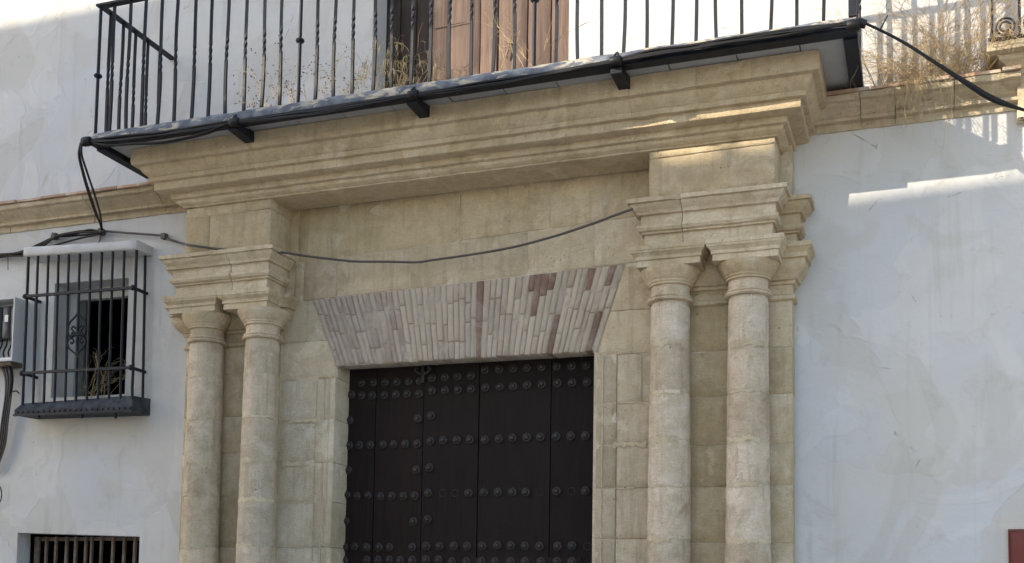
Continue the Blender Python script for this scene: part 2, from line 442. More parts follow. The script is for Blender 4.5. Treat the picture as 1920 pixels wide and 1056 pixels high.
o = len(m.v); m.v += [(-16,0,0),(9,0,0),(9,0,WZ),(-16,0,WZ),(-16,6,0),(9,6,0),(9,6,WZ),(-16,6,WZ)]
m.f += [(o+3,o+2,o+6,o+7),(o,o+3,o+7,o+4),(o+1,o+5,o+6,o+2)]
build('wall', m, M['plaster'], facade)

# string course with its row of thin tiles, left and right of the portal
SP = densify([(.012,4.785),(.016,4.832),(.058,4.834),(.060,4.854),(.052,4.860),(.064,4.874),(.096,4.894),(.130,4.910),(.138,4.922),(.166,4.925),(.172,4.932),(.172,4.962)], .022)
def string_course(x0, x1, seams, wear, seed, dz=0.0):
    sc = empty('string_course', ((x0+x1)/2, 0, 4.8), facade)
    ed = [x0] + seams + [x1]
    for a, b in zip(ed, ed[1:]):
        st = stations(a + .002, b - .002, 0, .3, .045, False, False)
        m_ = sweep(st, [(e, z + dz) for e, z in SP], .05, wear, wear * 4, seed + a)
        build('moulding_block', m_, M['stone'], sc, 40, (.93,.90,.84))
    x = x0 + .01
    while x < x1 - .05:
        w = min(random.uniform(.20, .29), x1 - x)
        e = .192 + random.uniform(-.012, .012)
        if random.random() > (.12 if wear > .005 else .04):
            t_ = MB().box(x + .004, x + w - .004, -e, .0, 4.966 + dz, 4.985 + dz + random.uniform(-.003, .004))
            build('tile', t_, M['tile'], sc, None, random.choice([(1,1,1),(.8,.8,.8),(1.15,1.1,1.05)]))
        x += w
string_course(-15.5, -5.30, [-12.4,-10.2,-8.4,-7.3,-6.42,-5.72], .0035, 2.0)
string_course(-.84, .60, [-.34, -.13, .22], .009, 5.0)
string_course(2.2, 8.8, [4,6], .004, 9.0)

# plaster repairs
for pp, colr in (([(1530,768),(1600,760),(1645,764),(1682,802),(1672,868),(1600,872),(1558,866),(1528,832)], (.975,.985,1.015)),
                 ([(1655,735),(1720,731),(1772,742),(1742,808),(1792,868),(1760,890),(1700,886),(1648,892),(1640,862),(1690,802)], (.965,.955,.935)),
                 ([(1868,974),(1930,962),(1990,965),(1990,1075),(1890,1075),(1880,1030),(1886,994),(1872,992)], (1.02,.99,.93)),
                 ([(48,784),(160,786),(282,781),(276,812),(180,830),(72,822)], (1.02,1.0,.95)),
                 ([(282,470),(322,462),(345,520),(352,600),(318,640),(288,560)], (1.04,1.03,1.02)),
                 ([(60,868),(180,858),(262,880),(300,940),(250,984),(110,975),(70,930)], (1.02,1.02,1.03))):
    W = [at(x, y, 0) for x, y in pp]; cen_ = sum(W, Vector()) / len(W); out_ = []
    for a, b in zip(W, W[1:] + W[:1]):
        for k in range(10):
            q = a.lerp(b, k / 10); d = q - cen_
            out_.append(q + d.normalized() * (N(q.x, 1, q.z, 6) * .05 + N(q.x, 4, q.z, 22) * .02))
    L_ = len(out_); pm = MB()
    pm.v = [(q.x, -.0006, q.z) for q in out_] + [(cen_.x + (q.x-cen_.x)*.93, -.0017, cen_.z + (q.z-cen_.z)*.93) for q in out_] + [(cen_.x, -.0018, cen_.z)]
    for i in range(L_):
        j = (i + 1) % L_; pm.f += [(j, i, L_+i, L_+j), (L_+j, L_+i, 2*L_)]
    build('plaster_patch', pm, M['plaster'], facade, None, colr)

# left window with its frame, open casement and the dark room behind
win = empty('window', (-6.43, .2, 3.33), facade)
fm = MB()
fm.box(-6.80, -6.735, .18, .24, 3.33, 4.30); fm.box(-6.10, -6.06, .18, .24, 3.33, 4.30)
fm.box(-6.735, -6.10, .18, .24, 4.20, 4.30); fm.box(-6.735, -6.10, .18, .24, 3.33, 3.37)
build('window_frame', fm, M['frame'], win)
cm = MB().box(-6.733, -6.655, .20, .245, 3.372, 4.198); build('casement', cm, M['casement'], win)
rm = MB(); rm.box(-7.6, -5.4, .25, 2.5, 2.9, 4.9); rm.f = [tuple(reversed(f)) for f in rm.f]
rm.f.pop(2)
build('dark_room', rm, M['room'], win)

# ------------------------------------------------------------------ stone portal
portal = empty('stone_portal', (-3.07, -.1, 0))
tag(portal, 'weathered limestone doorway with paired columns, brick lintel and deep cornice', 'doorway')
core = MB()
core.box(-5.38, -4.10, -.1065, -.004, 0, 5.02); core.box(-2.09, -.77, -.1065, -.004, 0, 5.02); core.box(-4.10, -2.09, -.1065, -.004, 3.42, 5.02)
for x0, x1 in ((-5.383, -4.532), (-1.618, -.767)): core.box(x0, x1, -.1262, -.108, 0, 3.98)
core.box(-4.215, -4.07, -.1205, -.108, 0, 3.10); core.box(-2.064, -1.93, -.1175, -.108, 0, 3.38)
core.box(-5.230, -4.492, -.3945, -.30, 4.28, 4.638); core.box(-1.646, -.846, -.3945, -.30, 4.32, 4.638)
build('mortar_core', core, M['mortar'], portal)
def xz(px, py, y=-.11): p = at(px, py, y); return (p.x, p.z)
def zz(px, py, y=-.11): return at(px, py, y).z
def block(c, yf=-.115, yb=.0, mat='stone', color=None, name='stone_block', parent=None, **kw):
    return build(name, quad_block(c, yf + random.uniform(-.003, .003), yb, **kw), M[mat], parent or portal, 50, color)
TL, TR, BL, BR = (-4.283, 3.934), (-1.880, 3.999), (-4.066, 3.424), (-2.066, 3.411)
def lint_left(z): f = (z - BL[1]) / (TL[1] - BL[1]); return BL[0] + (TL[0]-BL[0]) * f
def lint_right(z): f = (z - BR[1]) / (TR[1] - BR[1]); return BR[0] + (TR[0]-BR[0]) * f
def lint_top(x): return TL[1] + (TR[1]-TL[1]) * (x - TL[0]) / (TR[0]-TL[0])
DXL, DXR = -4.066, -2.068                         # edges of the door opening
# left jamb
LJ = -4.80
zr = [zz(575, y) for y in (1027, 942, 869, 789, 712, 641.6)]
rows = [.05, .55, 1.0, 1.35, zr[0] - .56, zr[0] - .28] + zr
xs_ = xz(594, 760)[0]
for i in range(len(rows) - 1):
    a, b = rows[i], rows[i+1]
    if b <= zr[4] + .001:
        block([(LJ, a), (xs_, a), (xs_ + .004, b), (LJ, b)], yf=-.112)
        block([(xs_, a), (DXL, a), (DXL, b), (xs_ + .004, b)], yf=-.124, yb=.13, step=.05, color=(1.02,1.01,.98), name='jamb_stone')
        bead = MB(); 
        for k in (.066, .105): bead.tube([(xs_ + k, -.1235, a + .006), (xs_ + k + .003, -.1235, b - .006)], .0085, 6)
        build('bead', bead, M['stone'], portal, 60)
    else:
        block([(LJ, a), (DXL, a), (lint_left(b) - .004, b), (LJ, b)], yf=-.112, color=(1.03,1.0,.94))
        build('reveal_stone', quad_block([(DXL - .12, a), (DXL, a), (DXL, b - .1), (DXL - .12, b - .1)], -.10, .13), M['stone'], portal)
ztl = TL[1]
block([(LJ, zr[5]), (lint_left(zr[5]) - .004, zr[5]), (TL[0] - .004, ztl), (LJ, ztl)], yf=-.113)
# right jamb
RJ = -1.56
zq = [zz(1165, y) for y in (1011, 916, 834, 756, 665, 583)]
zq.append(zz(1190, 499))
rows = [.05, .55, 1.0, 1.35, zq[0] - .62, zq[0] - .32] + zq
xa = xz(1157, 720)[0]; xb = xz(1204, 720)[0]
for i in range(len(rows) - 1):
    a, b = rows[i], rows[i+1]
    if i == len(rows) - 4:
        pass
    if b <= zq[4] + .001:
        cl = (.86, .845, .81) if i % 2 else (.90, .875, .84)
        block([(DXR, a), (xa, a), (xa, b), (DXR, b)], yf=-.121, yb=.13, color=cl, name='jamb_stone', step=.05)
        if i == len(rows) - 3 or b > zq[3] + .01:
            block([(xa, a), (xb, a), (xb, b), (xa, b)], yf=-.114, color=cl); block([(xb, a), (RJ, a), (RJ, b), (xb, b)], yf=-.108, color=cl)
        else: block([(xa, a), (RJ, a), (RJ, b), (xa, b)], yf=-.117, color=cl)
        bead = MB().tube([(DXR + .045, -.121, a + .006), (DXR + .045, -.121, b - .006)], .006, 6); build('bead', bead, M['stone'], portal, 60)
    elif a < zq[4] + .01:
        block([(DXR, a), (RJ, a), (RJ, b), (lint_right(b) + .004, b)], yf=-.113, yb=.02, color=(.92,.895,.84))
    else:
        block([(lint_right(a) + .004, a), (RJ, a), (RJ, b), (lint_right(min(b, TR[1])) + .004, b)], yf=-.113, color=(.94,.91,.86))
# courses above the lintel
def joint(x): # top of the course that rests on the lintel
    a, b = xz(570, 492), xz(1180, 408); return a[1] + (b[1]-a[1]) * (x - a[0]) / (b[0]-a[0])
xj = [LJ, xz(552, 520)[0], xz(570, 520)[0], xz(632, 520)[0], xz(768, 500)[0], xz(990, 470)[0], xz(1115, 450)[0], RJ]
for i, (a, b) in enumerate(zip(xj, xj[1:])):
    block([(a, lint_top(a) + .004), (b, lint_top(b) + .004), (b, joint(b)), (a, joint(a))], yf=-.112,
          color=[(.9,.88,.85),(.9,.87,.8),(.95,.93,.90),(1,.97,.92),(1,.98,.95),(1.02,1,.95),(1,.98,.93)][i], step=.08)
xt = [LJ, xz(560, 440)[0], xz(713, 430)[0], xz(863, 400)[0], xz(1032, 380)[0], xz(1140, 370)[0], RJ]
for i, (a, b) in enumerate(zip(xt, xt[1:])):
    block([(a, joint(a)), (b, joint(b)), (b, 4.66), (a, 4.66)], yf=-.111, color=[(.86,.80,.68),(.93,.88,.74),(.92,.87,.73),(.94,.89,.77),(.98,.93,.82),(.94,.89,.78)][i], step=.08, wear=.005)

# wall of stones behind the columns (pilasters)
for x0, x1, xm, ys, px in ((-5.385, -4.53, -4.80, (1027, 930, 850, 782, 700, 640), 430), (-1.62, -.765, -1.03, (1019, 914, 836, 745, 660, 573), 1325)):
    zs = [.05, .5, 1.0, 1.4, 1.75] + [zz(px, y, -.13) for y in ys] + [4.0]
    for i, (a, b) in enumerate(zip(zs, zs[1:])):
        dz1 = random.uniform(-.03, .03) if 4 < i < 10 else 0
        block([(x0, a), (xm, a), (xm, b), (x0, b)] if x0 < -3 else [(x0, a), (xm, a), (xm, b), (x0, b)], yf=-.130, color=(.93,.87,.74) if x0 > -3 else (.95,.90,.80), step=.09)
        block([(xm, a), (x1, a), (x1, b), (xm, b)], yf=-.132, color=(.95,.92,.84) if x0 > -3 else (.94,.87,.72), step=.09)

def ragged_band(p_of, n, lo, hi, seed, zc):
    """thin irregular band of pale mortar; p_of(u, z, lift) gives its surface"""
    m_ = MB()
    for i in range(n + 1):
        u = i / n
        a = .5 + .5 * noise.noise(Vector((seed, u * 5, 1))) + .55 * noise.noise(Vector((seed, u * 23, 3))); b = .5 + .5 * noise.noise(Vector((seed + 9, u * 6, 2))) + .55 * noise.noise(Vector((seed, u * 29, 7)))
        up, dn = max(.002, hi * a), max(.002, lo * b)
        m_.v += [p_of(u, zc - dn, 0), p_of(u, zc - dn * .7, .0007), p_of(u, zc, .0009), p_of(u, zc + up * .7, .0007), p_of(u, zc + up, 0)]
    for i in range(n):
        for k in range(4): m_.f.append((i*5 + k, (i+1)*5 + k, (i+1)*5 + k + 1, i*5 + k + 1))
    return m_
def smear(x0, x1, zc, yf, h, seed, parent):
    build('mortar_smear', ragged_band(lambda u, z, l: (x0 + (x1 - x0) * u, yf - .0012 - l, z), max(12, int((x1 - x0) / .012)), h, h, seed, zc), M['mortar'], parent, 60, (1.12, 1.10, 1.05))

# columns: drums, necking, echinus, abacus
def column(cx, joints_px, px, dz, ax0, ax1, tint):
    cy = -.25
    c = empty('column', (cx, cy, 0), portal)
    zs = [.42, .9, 1.35] + [at(px, y, -.39).z for y in joints_px] + [3.655 + dz]
    def rad(z): return .1262 + max(0, 3.66 - z) * .0098
    for i, (a, b) in enumerate(zip(zs, zs[1:])):
        prof = []; nst = max(3, round((b - a) / .03)); off = random.uniform(-.0012, .0008)
        for k in range(nst + 1):
            z = a + .002 + (b - a - .004) * k / nst
            r = rad(z) + off
            if k in (0, nst): r -= .0028
            prof.append((r, z))
        g_ = random.uniform(.93, 1.05); w_ = random.uniform(.96, 1.0)
        build('drum', MB().lathe(prof, cx, cy, 44, .0028, i * 3.1 + cx), M['shaft'], c, 38, (g_ * tint[0], g_ * w_ * tint[1], g_ * w_ * w_ * tint[2]))
    for i, z in enumerate(zs[3:-1]):
        h = [.045, .018, .055, .030, .040][(i + int(cx * 7)) % 5]
        a0 = random.uniform(3.4, 4.0); a1 = a0 + random.uniform(1.4, 2.6)
        build('mortar_smear', ragged_band(lambda u, zz_, l: (cx + (rad(zz_) + .0015 + l) * math.cos(a0 + (a1 - a0) * u), cy + (rad(zz_) + .0015 + l) * math.sin(a0 + (a1 - a0) * u), zz_), 70, h, h * .7, cx + i * 3.3, z), M['mortar'], c, 60, (1.10, 1.09, 1.05))
    build('joint_mortar', MB().lathe([(rad(z) - .0022, z) for z in zs], cx, cy, 32), M['mortar'], c, 40)
    Z = lambda z: z + dz
    neck = [(.130,Z(3.656)),(.146,Z(3.660)),(.152,Z(3.668)),(.149,Z(3.677)),(.139,Z(3.680)),(.143,Z(3.683)),(.146,Z(3.690)),(.142,Z(3.697)),(.128,Z(3.704)),(.1255,Z(3.72)),(.126,Z(3.745)),(.128,Z(3.760))]
    build('necking', MB().lathe(densify(neck, .012), cx, cy, 48, .0022, cx), M['shaft'], c, 35, (1.02,.97,.90))
    ech = [(.128,Z(3.760)),(.142,Z(3.764)),(.143,Z(3.778)),(.149,Z(3.781)),(.152,Z(3.793)),(.158,Z(3.798)),(.168,Z(3.812)),(.184,Z(3.838)),(.193,Z(3.858)),(.196,Z(3.874))]
    build('echinus', MB().lathe(densify(ech, .012), cx, cy, 48, .0030, cx + 4), M['stone'], c, 32, (1.0,.95,.88))
    e = .038
    ap = densify([(0,Z(3.874)),(0,Z(3.914)),(.010,Z(3.918)),(.010,Z(3.938)),(.020,Z(3.950)),(.034,Z(3.962)),(.036,Z(3.974)),(.040,Z(3.976)),(.040,Z(4.003))], .02)
    st = stations(ax0 + e, ax1 - e, -.41, -.10, .05)
    build('abacus', sweep(st, ap, .03, .003, .012, cx), M['stone'], c, 35, (1.04,1.01,.95))
    build('abacus_core', MB().box(ax0 + e + .02, ax1 - e - .02, -.395, -.10, Z(3.876), Z(4.002)), M['stone'], c)
DL = -.045
column(-5.11, (1024, 927, 864, 782, 700), 389, DL + .003, -5.385, -4.905, (.98,.95,.90))
column(-4.62, (1022, 936, 861, 779, 697), 486, DL, -4.900, -4.455, (.97,.95,.92))
column(-1.535, (1010, 909, 822, 734, 639), 1257, 0, -1.765, -1.275, (1.0,.98,.96))
column(-1.03, (1014, 907, 822, 731, 641), 1404, 0, -1.270, -.785, (1.0,.98,.97))

for x0, x1, zc, h in ((-4.45, -4.20, zr[3], .045), (-4.50, -4.15, zr[2], .06), (-4.46, -4.08, zr[1], .016), (-4.40, -4.25, zr[0], .012), (-4.40, -4.12, zr[4], .05),
                      (-1.95, -1.72, zq[2], .05), (-1.93, -1.80, zq[1], .012), (-1.92, -1.75, zq[3], .010)):
    smear(x0, min(x1, -4.215) if x0 < -3 else x1, zc, -.1148 if x0 < -3 else -.1195, h * .6, zc * 7, portal)

# pilaster capitals, impost blocks, piers
PC = densify([(0,3.655),(.02,3.668),(.02,3.690),(.004,3.700),(.0,3.760),(.017,3.764),(.022,3.780),(.020,3.786),(.037,3.790),(.045,3.806),(.082,3.858),(.085,3.870),(.085,3.908),(.103,3.912),(.1,3.942),(.124,3.972),(.13,3.976),(.13,4.003)], .02)
IM = densify([(-.036,4.0),(-.036,4.096),(-.018,4.099),(-.018,4.110),(-.002,4.116),(.008,4.134),(.004,4.152),(-.014,4.156),(-.014,4.218),(.008,4.222),(.010,4.232),(.018,4.246),(.040,4.262),(.048,4.280),(.046,4.286),(.064,4.289),(.066,4.316)], .02)
for x0, x1, dz, bx0, bx1 in ((-5.385, -4.53, DL, -5.357, -4.493), (-1.62, -.765, 0, -1.7208, -.828)):
    p_ = empty('pilaster_capital', ((x0+x1)/2, -.13, 3.65), portal)
    build('capital_moulding', sweep(stations(x0, x1, -.13, -.002, .05), [(e, z + dz) for e, z in PC], .05, .0035, .014, x0), M['stone'], p_, 35, (.94,.89,.80))
    im = empty('impost', ((bx0+bx1)/2, -.3, 4.0 + dz), portal)
    ir = [(e, z + dz) for e, z in IM]
    mid = bx0 + (.29 if dz == 0 else .53)
    s1 = [q for q in stations(bx0, bx1, -.40, -.115, .045, cuts=(mid,))]
    k = [i for i, q in enumerate(s1) if abs(q[0] - mid) < 1e-6 and q[3] == -1][0]
    sA, sB = s1[:k+1], s1[k:]
    sA = sA[:-1] + [(mid - .002, -.40, 0, -1)]; sB = [(mid + .002, -.40, 0, -1)] + sB[1:]
    build('impost_stone', sweep(sA, ir, .10, .0035, .014, 1.0), M['stone'], im, 35, (1.04,1.01,.96))
    build('impost_stone', sweep(sB, ir, .10, .0035, .014, 3.0), M['stone'], im, 35, (1.03,1.0,.95))
    build('impost_core', MB().box(bx0 + .05, bx1 - .05, -.35, -.10, 4.001 + dz, 4.314 + dz), M['stone'], im)
    build('impost_wing', sweep(stations(x0 - .065 if x0 < -3 else -1.5, -4.75 if x0 < -3 else x1 + .065, -.195, -.002, .05), [(e, z - .012) for e, z in ir], .09, .0035, .014, 6.0), M['stone'], im, 35, (.93,.88,.79))
pz = 4.640
zl0 = 4.316 + DL
block([(-5.234, zl0), (-5.02, zl0), (-5.02, 4.565), (-5.234, 4.565)], yf=-.400, yb=-.10, color=(.95,.91,.80), name='pier_stone')
block([(-5.02, zl0), (-4.488, zl0), (-4.488, 4.565), (-5.02, 4.565)], yf=-.401, yb=-.10, color=(.93,.89,.79), name='pier_stone')
block([(-5.234, 4.565), (-4.70, 4.565), (-4.70, pz), (-5.234, pz)], yf=-.399, yb=-.10, color=(.97,.92,.80), name='pier_stone')
block([(-4.70, 4.565), (-4.488, 4.565), (-4.488, pz), (-4.70, pz)], yf=-.401, yb=-.10, color=(.98,.93,.82), name='pier_stone')
block([(-1.65, 4.316), (-.842, 4.316), (-.842, 4.600), (-1.65, 4.590)], yf=-.400, yb=-.10, color=(1.0,.96,.89), name='pier_stone', step=.07)
block([(-1.65, 4.590), (-.842, 4.600), (-.842, pz), (-1.65, pz)], yf=-.402, yb=-.10, color=(.97,.92,.82), name='pier_stone', gap=.0015)

# the long cornice
CP = densify([(.0,4.640),(.016,4.642),(.018,4.650),(.036,4.656),(.052,4.670),(.056,4.690),(.082,4.694),(.086,4.700),(.086,4.733),(.160,4.737),(.170,4.741),(.172,4.748),(.172,4.794),(.204,4.797),(.206,4.803),(.206,4.828),(.200,4.834),(.214,4.846),(.236,4.868),(.246,4.892),(.250,4.902),(.288,4.906),(.291,4.918),(.294,4.925),(.294,5.026)], .018)
cor = empty('cornice', (-3.04, -.4, 4.64), portal)
CX0, CX1 = -5.234, -.841
cuts_ = [-4.52, -3.86, -3.17, -2.45, -1.72, -1.29]
S = stations(CX0, CX1, -.40, -.0, .05, cuts=cuts_)
ix = [0] + [[i for i, q in enumerate(S) if abs(q[0] - x) < 1e-6 and q[3] == -1][0] for x in cuts_] + [len(S) - 1]
for i, (a, b) in enumerate(zip(ix, ix[1:])):
    seg = S[a:b+1]
    if i > 0: seg = [(seg[0][0] + .0008, *seg[0][1:])] + seg[1:]
    if i < len(ix) - 2: seg = seg[:-1] + [(seg[-1][0] - .0008, *seg[-1][1:])]
    g_ = random.uniform(.95, 1.03)
    build('cornice_stone', sweep(seg, CP, .28, .0035, .015, i * 2.3), M['stone'], cor, 33, (1.10*g_,1.045*g_,.95*g_))

# brick flat arch
lin = empty('brick_lintel', (-3.07, -.11, 3.42), portal)
def lmap(u, v):
    b = (BL[0] + (BR[0]-BL[0])*u, BL[1] + (BR[1]-BL[1])*u); t_ = (TL[0] + (TR[0]-TL[0])*u, TL[1] + (TR[1]-TL[1])*u)
    return (b[0] + (t_[0]-b[0])*v, b[1] + (t_[1]-b[1])*v)
build('lintel_mortar', MB().add([(*lmap(0,0),),(*lmap(1,0),),(*lmap(1,1),),(*lmap(0,1),)] and
      [(lmap(a,b)[0], y, lmap(a,b)[1] + .012*(b == 0)) for y in (-.1115, .10) for a, b in ((0,0),(1,0),(1,1),(0,1))],
      [(0,1,2,3),(7,6,5,4),(0,4,5,1),(1,5,6,2),(2,6,7,3),(3,7,4,0)]), M['brick'], lin, None, (.33,.285,.235))
reds = [xz(*p, -.12) for p in ((985,527),(1018,521),(1013,545),(1033,534),(1097,527),(1112,527),(1146,510),(1044,602),(1120,625),(904,597),(900,643))]
nb = 50; us = [0]
for i in range(nb): us.append(us[-1] + random.uniform(.88, 1.14))
us = [u / us[-1] for u in us]
bricks = []
for i in range(nb):
    u0, u1 = us[i], us[i+1]
    pat = random.choice([[0,.5,1],[0,.26,.76,1],[0,.5,1],[0,.25,.75,1],[0,.48,.74,1]])
    pat = [0] + [v + random.uniform(-.04, .04) for v in pat[1:-1]] + [1]
    for j, (v0, v1) in enumerate(zip(pat, pat[1:])):
        c = [lmap(u0, v0), lmap(u1, v0), lmap(u1, v1), lmap(u0, v1)]
        if j == 0:
            d = random.uniform(-.007, .004); c[0] = (c[0][0], c[0][1] + d + random.uniform(-.004,.004)); c[1] = (c[1][0], c[1][1] + d)
        bricks.append((c, u0))
cen = [(sum(p[0] for p in c)/4, sum(p[1] for p in c)/4) for c, u in bricks]
redset = {min(range(len(bricks)), key=lambda i: math.hypot(cen[i][0]-q[0], (cen[i][1]-q[1])*.5)) for q in reds}
for bi, (c, u) in enumerate(bricks):
    mx, mz = sum(p[0] for p in c)/4, sum(p[1] for p in c)/4
    near = min(math.hypot((mx-r[0]), (mz-r[1])*.6) for r in reds)
    L = random.uniform(.88, 1.10)
    if bi in redset: col = (.185*L, .112*L, .085*L, .45)
    else:
        if u < .28: base = (.30,.252,.222) if random.random() < .6 else (.355,.305,.27)
        elif u < .72: base = random.choice([(.40,.35,.30),(.385,.335,.285),(.42,.37,.305),(.355,.30,.255)])
        else: base = random.choice([(.39,.345,.285),(.37,.32,.26),(.41,.365,.30),(.32,.26,.21)])
        col = (base[0]*L*1.02, base[1]*L*.975, base[2]*L*.905)
    build('brick', quad_block(c, -.118 + random.uniform(-.005, .003), .02, step=.05, bev=.004, wear=.006, chip=.022, gap=.0022, jag=.7), M['brick'], lin, 60, col)

# plinths under the columns, below the picture
for cx in (-5.11, -4.62, -1.535, -1.03):
    build('plinth', MB().box(cx - .2, cx + .2, -.47, -.13, .0, .42), M['stone'], portal)

# ------------------------------------------------------------------ studded door
door = empty('studded_door', (-3.07, .08, 0)); tag(door, 'tall dark brown timber door with rows of round iron studs', 'door')
DY = .085
dj = [-4.25] + [at(x, y, DY).x for x, y in ((701, 880), (791, 880), (896.5, 880), (1031.5, 880))] + [-1.95]
wx0, wz1 = at(839, 1044, DY).x, at(900, 1045, DY).z
for i, (a, b) in enumerate(zip(dj, dj[1:])):
    zlow = .03
    ga = .0035 if i != 2 else .005
    build('plank', MB().box(a + ga, b - ga, DY + (.008 if i < 2 else 0), DY + .06, zlow, 3.54), M['door'], door, None, [(1.05,.90,.87),(1.14,.96,.93),(1.0,.95,.95),(.95,.93,.94),(.74,.73,.75)][i])
build('door_backing', MB().box(-4.25, -1.95, DY + .05, DY + .08, .02, 3.55), M['room'], door)
build('wicket_rail', MB().box(wx0, at(1090, 1045, DY).x, DY - .010, DY + .004, wz1 - .055, wz1), M['door'], door)
build('wicket_rail', MB().box(wx0, wx0 + .02, DY - .008, DY + .003, .05, wz1 - .056), M['door'], door)
stm = MB().lathe([(.034,0),(.034,.004),(.031,.010),(.026,.014),(.0225,.0145),(.021,.011),(.018,.0115),(.017,.02),(.013,.0265),(.006,.0285),(.0005,.029)], 0, 0, 18)
stm.v = [(x, -z, y) for x, y, z in stm.v]
stud_me = stm.mesh('stud', 40); stud_me.materials.append(M['stud'])
rowsp = [
 [(112,42),(178,40),(245,38),(312,36),(378,34),(440,30),(512,14),(585,10),(655,6),(730,3)],
 [(55,108),(112,112),(172,112),(240,110),(307,107),(370,104),(436,103),(512,86),(585,84),(658,81),(732,78),(812,70),(893,65),(970,62),(1047,54),(1130,50),(1218,44),(1300,42),(1385,38)],
 [(45,252),(430,243),(507,228)],
 [(43,393),(100,392),(162,391),(232,390),(292,389),(358,387),(426,386),(503,370),(575,367),(652,364),(725,362),(810,362),(888,358),(965,354),(1045,350),(1122,348),(1210,344),(1292,342),(1375,340)],
 [(35,533),(420,533),(497,520)],
 [(28,672),(85,680),(148,676),(218,680),(283,680),(347,679),(412,678),(490,662),(718,662),(803,660),(884,658),(964,658),(1040,658),(1213,652),(1375,650)],
 [(22,820),(405,822),(487,810)],
 [(15,965),(72,963),(140,966),(210,966),(270,968),(398,966),(480,961),(555,961),(635,961),(710,962),(795,960),(878,957),(955,957),(1035,960),(1117,962),(1218,962),(1300,960)],
 [(15,1040),(140,1037),(205,1038),(268,1037),(330,1040),(398,1040),(480,1037),(548,1037),(625,1047),(705,1047),(790,1047),(865,1047),(955,1047),(1035,1047),(1125,1047),(1215,1047),(1300,1047)],
 [(809,-30),(890,-34),(968,-38),(1045,-42),(1128,-46),(1214,-50),(1298,-52),(1380,-56)]]
for r_ in rowsp:
    for x, y in r_:
        p = at(640 + x/3, 704 + y/3, DY)
        if p.z > 3.40 or p.x < -4.24 : continue
        yy = DY + (.008 if p.x < dj[2] else 0)
        o = link('stud', stud_me, None, door, (p.x, yy, p.z)); o.rotation_euler = (0, random.uniform(0, 6), 0)
for x, y in ((570,662),(640,662),(1118,655),(1295,652),(1385,962)):
    p = at(640 + x/3, 704 + y/3, DY); ring = MB()
    ring.tube([(p.x + .026*math.cos(a), DY - .0006, p.z + .026*math.sin(a)) for a in [k*math.pi/10 for k in range(21)]], .0022, 5, caps=False)
    build('stud_scar', ring, M['stud'], door)
p = at(795, 701, DY); sp = MB()
sp.box(p.x - .012, p.x + .012, DY - .022, DY + .004, p.z - .07, p.z + .05)
for s in (-1, 1):
    sp.tube(catmull([(p.x, DY - .02, p.z - .01), (p.x + s*.035, DY - .022, p.z + .005), (p.x + s*.06, DY - .022, p.z + .03), (p.x + s*.04, DY - .022, p.z + .045)], 5), .011, 6)
build('iron_latch_plate', sp, M['stud'], door, 40)

# ------------------------------------------------------------------ balcony over the portal
bal = empty('balcony', (-3.03, -.45, 5.03)); tag(bal, 'long wrought iron balcony with twisted bars above the stone cornice', 'balcony')
BX0, BX1, BY = -5.735, -.325, -.88
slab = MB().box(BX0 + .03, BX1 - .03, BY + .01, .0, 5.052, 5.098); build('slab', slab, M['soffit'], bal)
xw = [BX0 + .075]
while xw[-1] < BX1 - .45: xw.append(xw[-1] + random.uniform(.34, .44))
xw.append(BX1 - .075)
for a, b in zip(xw, xw[1:]):
    for y0, y1 in ((-.815, -.44), (-.432, -.02)):
        dz = random.uniform(-.003, .003)
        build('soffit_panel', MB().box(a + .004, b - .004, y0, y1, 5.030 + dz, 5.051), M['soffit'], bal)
ed = MB(); nx = 90; rows_ = [(-.888, 5.030), (-.893, 5.046), (-.889, 5.066), (-.880, 5.088), (-.868, 5.103), (-.80, 5.106)]
for i in range(nx + 1):
    x = BX0 + (BX1 - BX0) * i / nx
    for k, (y, z) in enumerate(rows_): ed.v.append((x, y + N(x, k, 0, 6) * .005, z + N(x, k + 7, 0, 5) * .006))
R_ = len(rows_)
for i in range(nx):
    for k in range(R_ - 1): ed.f.append((i*R_ + k, (i+1)*R_ + k, (i+1)*R_ + k + 1, i*R_ + k + 1))
build('edge_plate', ed, M['edge'], bal, 50)
build('edge_beam', MB().box(BX0, BX1, -.900, -.820, 5.004, 5.029), M['iron'], bal)
for x0, x1 in ((BX0 - .005, BX0 + .072), (BX1 - .072, BX1 + .005)):
    build('side_beam', MB().box(x0, x1, -.819, -.03, 4.992, 5.050), M['iron'], bal)
    build('side_plate', MB().box(x0 + .004, x1 - .004, -.86, -.005, 5.051, 5.066), M['edge'], bal)
for x in (-4.50, -3.13, -1.745):
    b_ = MB(); b_.add([(x-.036,-.905,4.955),(x+.036,-.905,4.955),(x+.036,-.66,4.945),(x-.036,-.66,4.945),(x-.036,-.905,4.992),(x+.036,-.905,4.992),(x+.036,-.66,5.029),(x-.036,-.66,5.029)],
                      [(0,3,2,1),(4,5,6,7),(0,1,5,4),(1,2,6,5),(2,3,7,6),(3,0,4,7)])
    build('bracket', b_, M['iron'], bal)
ZR = 6.075
def bar_mesh(h, seed, tw=True):
    r = random.Random(seed); pts = []; twi = []; a0 = 0; bend = r.uniform(-.006, .006); b2 = r.uniform(-.005, .005)
    for i in range(41):
        s = i / 40; pts.append((bend * math.sin(s*math.pi) + b2 * math.sin(s*2*math.pi), .5 * bend * math.sin(s*2.2), s * h))
        if tw and .42 < s < .58: a0 += 2 * math.pi * .8 / 7
        twi.append(a0)
    return MB().tube(pts, .0095, 4, True, twi).mesh('baluster', 30)
BM = []
for k in range(6):
    me = bar_mesh(ZR - 5.098, k); me.materials.append(M['iron']); BM.append(me)
kn = MB().tube([(0, 0, i * (ZR - 5.098) / 12) for i in range(13)], .0125, 10)
